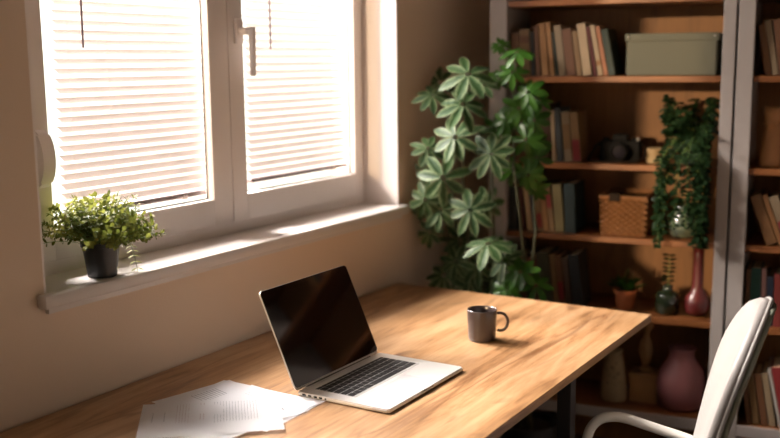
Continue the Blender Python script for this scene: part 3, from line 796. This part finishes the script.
def umbrella(fo, st, c, nrm, size, n, r, root=None):
    """a cluster of leaflets radiating from one point; normal points to the light."""
    nrm = Vector(nrm).normalized(); o = nrm.orthogonal().normalized(); o2 = nrm.cross(o); ph = r.uniform(0, 6)
    for k in range(n):
        a = ph + 2*PI*k/n + r.uniform(-.12, .12)
        d = (o*math.cos(a)+o2*math.sin(a)) - nrm*r.uniform(.05, .35)
        st_ = c + d.normalized()*size*.10
        fo.leaf(st_, d, nrm, size*r.uniform(.82, 1.08), size*r.uniform(.36, .43), r.uniform(.05, .22), .14, 6)
    if root is not None:
        mid = (root+c)/2 + Vector((0, 0, .02))
        st.tube([root, mid, c], .0022, 5)

def plant(name, loc, pr, ph_, stems, clusters, lm, label, seed, size, stem_r=.007, bush=True):
    e = empty(name, loc, label=label, cat='potted plant')
    MB().lathe([(0, .0005), (pr*.78, .0005), (pr, ph_*.9), (pr+.008, ph_*.91), (pr+.008, ph_), (pr-.004, ph_), (pr-.006, ph_*.92), (0, ph_*.92)], 36).build('pot', M['blackpot'], e)
    MB().lathe([(0, ph_*.925), (pr-.007, ph_*.921)], 24).build('soil', M['soil'], e)
    L = Vector(loc); r = random.Random(seed); fo = MB(); st = MB(); tk = MB()
    for s_ in stems: tk.tube([Vector(q)-L for q in s_], [stem_r*(1-.5*i/(len(s_)-1)) for i in range(len(s_))], 8)
    allp = [Vector(a)*(1-f_)+Vector(b)*f_ for s_ in stems for a, b in zip(s_, s_[1:]) for f_ in (0, .33, .66)]
    for (c, nrm, k) in clusters:
        c = Vector(c); root = min(allp, key=lambda q: (q-(c-Vector((0, 0, .05)))).length)
        umbrella(fo, st, c-L, nrm, size*k, r.choice((7, 8, 8, 9)), r, root-L)
    for mb_ in (fo, st, tk):
        for v_ in mb_.bm.verts: v_.co.x = max(v_.co.x, .036 - L.x)      # leaves bend along the wall
    tk.merge(st.bm)
    fo.build('foliage', lm, e, recalc=False); tk.build('stems', M['bark'], e, smooth=True)
    return e
TOC = lambda c: (CAM-c).normalized()
r = random.Random(5)
def cl(px, py, y, k=1.0, tilt=.6, jx=.25):
    c = pix(px, py, y); n_ = TOC(c)*1.0 + Vector((-.15, -.1, tilt)) + Vector((r.uniform(-jx, jx), r.uniform(-jx, jx), r.uniform(-jx, jx)))
    return (c, n_, k)
# variegated one on the left
PL = (.20, 2.985, .001)
v = [cl(468, 74, 2.90, 1.0, .7), cl(463, 104, 2.88, .95, .8), cl(455, 137, 2.86, .95, .3), cl(443, 178, 2.82, 1.0, .3), cl(491, 153, 2.90, .9, .3),
     cl(470, 210, 2.92, .9, .6), cl(488, 243, 2.90, .95, 1.2), cl(444, 275, 2.93, .85, .6), cl(440, 210, 2.9, .8), cl(440, 82, 3.02, .8, 1),
     cl(432, 95, 2.9, .7, 1), cl(428, 148, 2.86, .65), cl(425, 200, 2.87, .75, -.2), cl(460, 240, 3.02, .8), cl(470, 275, 2.97, .85, .8),
     cl(505, 260, 2.98, .8), cl(492, 285, 3.0, .8), cl(418, 212, 2.88, .5, -.6), cl(478, 264, 2.98, .8, .5), cl(456, 262, 2.94, .75, .4), cl(466, 290, 2.95, .75, .6), cl(500, 272, 3.0, .7), cl(422, 170, 2.9, .6, -.2), cl(430, 232, 2.92, .6, 0), cl(486, 205, 2.98, .75, .2), cl(484, 85, 3.0, .6, 1)]
b0 = Vector((.20, 2.985, .25))
def stem_to(px, py, y, b=b0, wob=.02):
    t_ = pix(px, py, y); return [b, b.lerp(t_, .35)+Vector((wob, 0, .02)), b.lerp(t_, .7)+Vector((-wob, .01, .02)), t_]
plant('schefflera', PL, .11, .27, [stem_to(466, 80, 2.98), stem_to(450, 140, 2.98, b0+Vector((.03, .02, 0))), stem_to(492, 160, 3.0, b0+Vector((.04, -.02, 0)), -.02), stem_to(448, 200, 3.0, b0+Vector((-.03, 0, 0)))], v, M['varleaf'],
      'tall plant with white-edged umbrella leaves between the window and bookcase', 2, .094)
# plain green one on the right
v = [cl(517, 52, 2.98, .85, 1.2), cl(512, 72, 3.0, .8, .8), cl(528, 92, 3.0, .85, .4), cl(519, 108, 3.0, .9, .4), cl(534, 120, 3.0, .85, .2), cl(526, 140, 2.98, .9, .2), cl(537, 158, 3.0, .85, 0),
     cl(528, 175, 2.98, .8, -.2), cl(536, 142, 3.03, .7), cl(498, 130, 3.06, .9), cl(520, 272, 2.95, .95, .7), cl(508, 288, 2.95, .85, .6), cl(536, 285, 2.97, .8, .5), cl(500, 250, 3.04, .8), cl(535, 190, 3.0, .7, -.5), cl(540, 100, 3.02, .55, .3), cl(500, 45, 3.05, .5, 1), cl(498, 78, 3.04, .6, .8), cl(506, 120, 3.02, .75, .4), cl(512, 170, 3.03, .75, .2), cl(497, 150, 3.06, .6, .4)]
b1 = Vector((.42, 3.0, .25))
plant('schefflera', (.42, 3.0, .001), .095, .27, [stem_to(514, 62, 3.03, b1), stem_to(530, 150, 3.02, b1+Vector((.02, -.02, 0)), -.015), stem_to(518, 275, 3.0, b1+Vector((-.02, -.02, 0)))], v, M['greenleaf'],
      'tall plain green umbrella-leaved plant in front of the bookcase post', 3, .074)

# trailing plant on the camera shelf
tv = empty('trailing_plant', bp(-.408, .11, ZB+.0005), BY, label='dark trailing vine in a pot hanging down the shelves by the post', cat='potted plant')
pot(tv, .040, .055, .095, M['blackpot'])
fo = MB(); st = MB(); r = random.Random(23)
for k in range(64):
    az = r.uniform(0, 2*PI); p = Vector((.03*math.cos(az), .03*math.sin(az), .09)); vel = Vector((math.cos(az)*.0105, math.sin(az)*.0075-.002, r.uniform(.008, .021)))
    if p.y+.1 > .2: continue
    hang = k % 3 == 0; n = r.randint(22, 34) if hang else r.randint(8, 13); pts = [p.copy()]
    if hang: vel = Vector((r.uniform(-.0085, .0045), -.0125, .006))
    for i in range(n):
        vel.z -= .0022 if hang else .0014
        if p.y < -.148 and hang: vel.y = 0; vel.x *= .6
        vel.z = max(vel.z, -.012); p = p + vel
        p.x = max(-.088, min(.048, p.x)); p.y = min(p.y, .11); pts.append(p.copy())
        for sgn in (-1, 1):
            a = r.uniform(0, 6.28); fo.leaf(p, (math.cos(a), math.sin(a)-.3, r.uniform(-.5, .2)), (r.uniform(-.3, .3), -.6, .8), r.uniform(.019, .030), r.uniform(.012, .018), .2, .1, 3)
    st.tube(pts, .0009, 4)
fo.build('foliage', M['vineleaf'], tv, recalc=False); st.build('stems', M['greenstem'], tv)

# small green plant in a terracotta pot
tp_ = empty('potted_succulent', bp(-.622, .10, ZD+.0005), BY, label='small green plant in a terracotta pot on the shelf above the desk corner', cat='potted plant')
pot(tp_, .030, .037, .068, M['terracotta'])
fo = MB(); r = random.Random(9)
for k in range(34):
    az = r.uniform(0, 6.28); el = r.uniform(.4, 1.4); d = Vector((math.cos(az)*math.cos(el), math.sin(az)*math.cos(el), math.sin(el)))
    fo.leaf(Vector((d.x*.02, d.y*.02, .062+.03*r.random()*d.z)), d, (0, 0, 1) if el < 1 else (1, 0, .2), r.uniform(.04, .06), .028, .12, .15, 4)
fo.build('foliage', M['greenleaf'], tp_, recalc=False)

# sprig in the green bottle
sg = MB(); r = random.Random(4)
p = Vector((0, 0, .02)); pts = [p.copy()]
for i in range(12):
    p = p + Vector((.001*math.sin(i), .0, .0145)); pts.append(p.copy())
    if i > 4:
        for sgn in (-1, 1): sg.leaf(p, (sgn, r.uniform(-.6, .3), .3), (0, -.5, 1), .024, .015, .2, .1, 3)
        sg.leaf(p, (r.uniform(-1, 1), -.8, .2), (0, -.2, 1), .022, .015, .2, .1, 3)
e = empty('leafy_sprig', bp(-.478, .09, ZD+.006), BY, label='thin leafy sprig standing in the dark green bottle', cat='sprig')
sg.build('foliage', M['vineleaf'], e, recalc=False); MB().tube(pts, .0011, 5).build('stem', M['greenstem'], e)

# ------------------------------------------------------------------ chair
chair = empty('desk_chair', (1.05, 2.07, 0), label='cream padded chair with a white tubular armrest at the desk front', cat='chair')
CF = Vector((-.961, -.276, 0)).normalized()      # facing direction
CLt = Vector((-CF.y, CF.x, 0))                 # chair's left... towards the camera side is -CLt or +CLt
if CLt.y > 0: CLt = -CLt                       # CLt points to the camera
CO = Vector((1.05, 2.07, 0))
def cl_(f_, l_, z): return CF*f_ + CLt*l_ + Vector((0, 0, z))
def backpt(u, v, off=0):
    """u -1..1 across, v 0..1 up the back."""
    z = .50 + .49*v
    lean = -.175 - .08*v - .05*v*v
    hw = (.105 + .062*min(1, v/.75)**1.5)*(1 if v < .48 else max(.10, (1-((v-.48)/.52)**2.4)**.5) if v < 1 else .10)
    
    wrap = .03*u*u*(hw/.2)
    return cl_(lean + wrap + off, hw*u, z)
nu, nv = 18, 22
def shellmesh(off0, off1, inset, name, mt, par):
    b = MB(); A = {}; Bv = {}
    for i in range(nu+1):
        for j in range(nv+1):
            u = (i/nu*2-1); v = j/nv
            uu = u*(1-inset); vv = v*(1-inset*.5)
            puff = .018*max(0, (1-abs(u)**3))*max(0, math.sin(min(1, v*1.02)*PI))**.35 if off1 > 0 else -.006*(1-abs(u)**4)
            A[i, j] = b.bm.verts.new(backpt(uu, vv, off0)); Bv[i, j] = b.bm.verts.new(backpt(uu, vv, off1+puff))
    for i in range(nu):
        for j in range(nv):
            b.bm.faces.new((A[i, j], A[i+1, j], A[i+1, j+1], A[i, j+1])); b.bm.faces.new((Bv[i, j], Bv[i, j+1], Bv[i+1, j+1], Bv[i+1, j]))
    for j in range(nv):
        for i in (0, nu): b.bm.faces.new((A[i, j], A[i, j+1], Bv[i, j+1], Bv[i, j]))
    for i in range(nu):
        for j in (0, nv): b.bm.faces.new((A[i, j], A[i+1, j], Bv[i+1, j], Bv[i, j]))
    o = b.build(name, mt, par, smooth=True)
    return o
brest = shellmesh(0, .022, 0, 'backrest', M['chair'], chair)
shellmesh(-.012, -.0005, .04, 'back_shell', M['chair_back'], brest)
rim = [backpt(-1, j/nv, .002) for j in range(nv+1)] + [backpt(-1+2*i/nu, 1, .002) for i in range(1, nu)] + [backpt(1, 1-j/nv, .002) for j in range(nv+1)]
MB().tube(rim, .0042, 8).build('piping', M['chair'], brest, smooth=True)
# seat
sm = MB(); A = []
ns = 28
for lay, (zz, k) in enumerate(((.43, .93), (.445, 1.0), (.475, 1.0), (.492, .93), (.497, .6), (.495, 0.02))):
    ring = []
    for q in range(ns):
        a = 2*PI*q/ns; ca, sa = math.cos(a), math.sin(a)
        fx = .235*k*math.copysign(abs(ca)**.6, ca); ly = .235*k*math.copysign(abs(sa)**.6, sa)
        ring.append(sm.bm.verts.new(cl_(fx+.03, ly, zz)))
    A.append(ring)
for a_, b_ in zip(A, A[1:]):
    for q in range(ns): sm.bm.faces.new((a_[q], a_[(q+1) % ns], b_[(q+1) % ns], b_[q]))
sm.bm.faces.new(A[0]); sm.bm.faces.new(A[-1])
sm.build('seat', M['chair'], chair, smooth=True)
# armrests: bent white tubes
for sg_ in (-1, 1):
    L_ = .215*sg_
    def P(f_, z, dl=0): return cl_(f_, L_+dl*sg_, z)
    pts = [P(-.225, .585, -.085), P(-.17, .590, -.03), P(-.06, .604, .008), P(-.01, .617, .012), P(.025, .621, .012), P(.06, .612, .012), P(.083, .586, .012), P(.092, .55, .01), P(.092, .49, 0), P(.09, .44, -.01), P(.08, .425, -.03), P(.02, .42, -.04)]
    # smooth the path
    for _ in range(2):
        q = [pts[0]]
        for a_, b_ in zip(pts, pts[1:]): q += [a_*.75+b_*.25, a_*.25+b_*.75]
        pts = q + [pts[-1]]
    MB().tube(pts, .0125, 14).build('armrest', M['chair_metal'], chair, smooth=True)
MB().tube([cl_(.03, 0, .10), cl_(.03, 0, .43)], .026, 20).build('column', M['chair_metal'], chair, smooth=True)
MB().tube([cl_(-.02, 0, .425), cl_(-.14, 0, .43), cl_(-.20, 0, .47), cl_(-.225, 0, .56)], .02, 12).build('back_support', M['chair_metal'], chair, smooth=True)
for k in range(5):
    a = 2*PI*k/5+.3
    lg_ = MB(); c0 = cl_(.03, 0, .11); e1 = c0 + Vector((math.cos(a)*.27, math.sin(a)*.27, -.035))
    lg_.tube([c0, e1], [.02, .013], 10); lo_ = lg_.build('leg', M['chair_metal'], chair, smooth=True)
    w_ = MB().lathe([(0, -.012), (.024, -.012), (.026, -.006), (.026, .006), (.024, .012), (0, .012)], 20)
    w_.bm.transform(Matrix.Translation(e1 + Vector((0, 0, -.049))) @ Matrix.Rotation(a, 4, 'Z') @ Matrix.Rotation(PI/2, 4, 'X')); w_.build('caster', M['blackplastic'], lo_, smooth=True)
    MB().tube([e1, e1+Vector((0, 0, -.035))], .007, 8).build('caster_stem', M['black_metal'], lo_)

# ------------------------------------------------------------------ light
wd = D.worlds.new('world'); SC.world = wd; wd.use_nodes = True
nt = wd.node_tree; N = nt.nodes; L = nt.links; bg = N['Background']
tc = N.new('ShaderNodeTexCoord'); sx = N.new('ShaderNodeSeparateXYZ'); L.new(tc.outputs['Generated'], sx.inputs[0])
cr = N.new('ShaderNodeValToRGB'); L.new(sx.outputs['Z'], cr.inputs['Fac'])
e = cr.color_ramp.elements; e[0].position = 0; e[0].color = (.80, .80, .68, 1); e[1].position = .12; e[1].color = (1, .97, .95, 1)
L.new(cr.outputs['Color'], bg.inputs['Color']); bg.inputs['Strength'].default_value = 2.0

def aim(o, tgt):
    o.rotation_euler = (Vector(tgt)-o.location).to_track_quat('-Z', 'Y').to_euler()
def spot(name, loc, tgt, power, col, radius, size):
    l = D.lights.new(name, 'SPOT'); l.energy = power; l.color = col; l.shadow_soft_size = radius; l.spot_size = size; l.spot_blend = .3
    o = D.objects.new(name, l); COL.objects.link(o); o.location = loc; aim(o, tgt); return o
WARM = (1, .87, .77)
mugp = Vector((.556, 2.372, .83))
spot('garden_lamp', mugp + Vector((-.94, .345, .51))*3.2, (-.13, 2.5, 1.3), 950, WARM, .26, math.radians(60))  # added spot standing in for right-sash window light; casts one mug shadow
spot('garden_lamp', mugp + Vector((-.887, -.461, .58))*3.2, (-.13, 2.0, 1.3), 900, WARM, .26, math.radians(60))  # added spot standing in for left-sash light; casts the other mug shadow
spot('garden_lamp', Vector((.47, 1.80, .76)) + Vector((-.99, .10, 1.05))*2.6, (-.13, 1.9, 1.35), 3900, (1, .925, .885), .6, math.radians(60))  # high spot added to brighten the papers and laptop
sun = D.lights.new('low_sun', 'SUN'); sun.energy = 3.1; sun.color = (1, .70, .40); sun.angle = math.radians(1.2)
so_ = D.objects.new('low_sun', sun); COL.objects.link(so_)
AZ, EL = math.radians(12), math.radians(7.5)
sd = Vector((math.sin(AZ)*math.cos(EL), math.cos(AZ)*math.cos(EL), -math.sin(EL)))
so_.rotation_euler = sd.to_track_quat('-Z', 'Y').to_euler(); so_.location = (-1, -3, 2)
# daylight portals at the two openings
for (yc, zc, sy, sz) in (((WY0+WY1)/2, 1.68, 1.4, 1.3), ((DY0+DY1)/2, 1.8, 2.7, 1.55)):
    l = D.lights.new('sky_portal', 'AREA'); l.shape = 'RECTANGLE'; l.size = sz; l.size_y = sy; l.cycles.is_portal = True
    o = D.objects.new('sky_portal', l); COL.objects.link(o); o.location = (-.26, yc, zc); o.rotation_euler = (0, -PI/2, 0)

SC.view_settings.view_transform = 'Standard'; SC.view_settings.look = 'None'; SC.view_settings.gamma = 1
SC.view_settings.use_curve_mapping = False; SC.view_settings.exposure = 0.15
SC.cycles.max_bounces = 10; SC.cycles.diffuse_bounces = 6; SC.cycles.transparent_max_bounces = 16
SC.cycles.caustics_reflective = False; SC.cycles.caustics_refractive = False
SC.cycles.sample_clamp_indirect = 6; SC.cycles.use_denoising = True
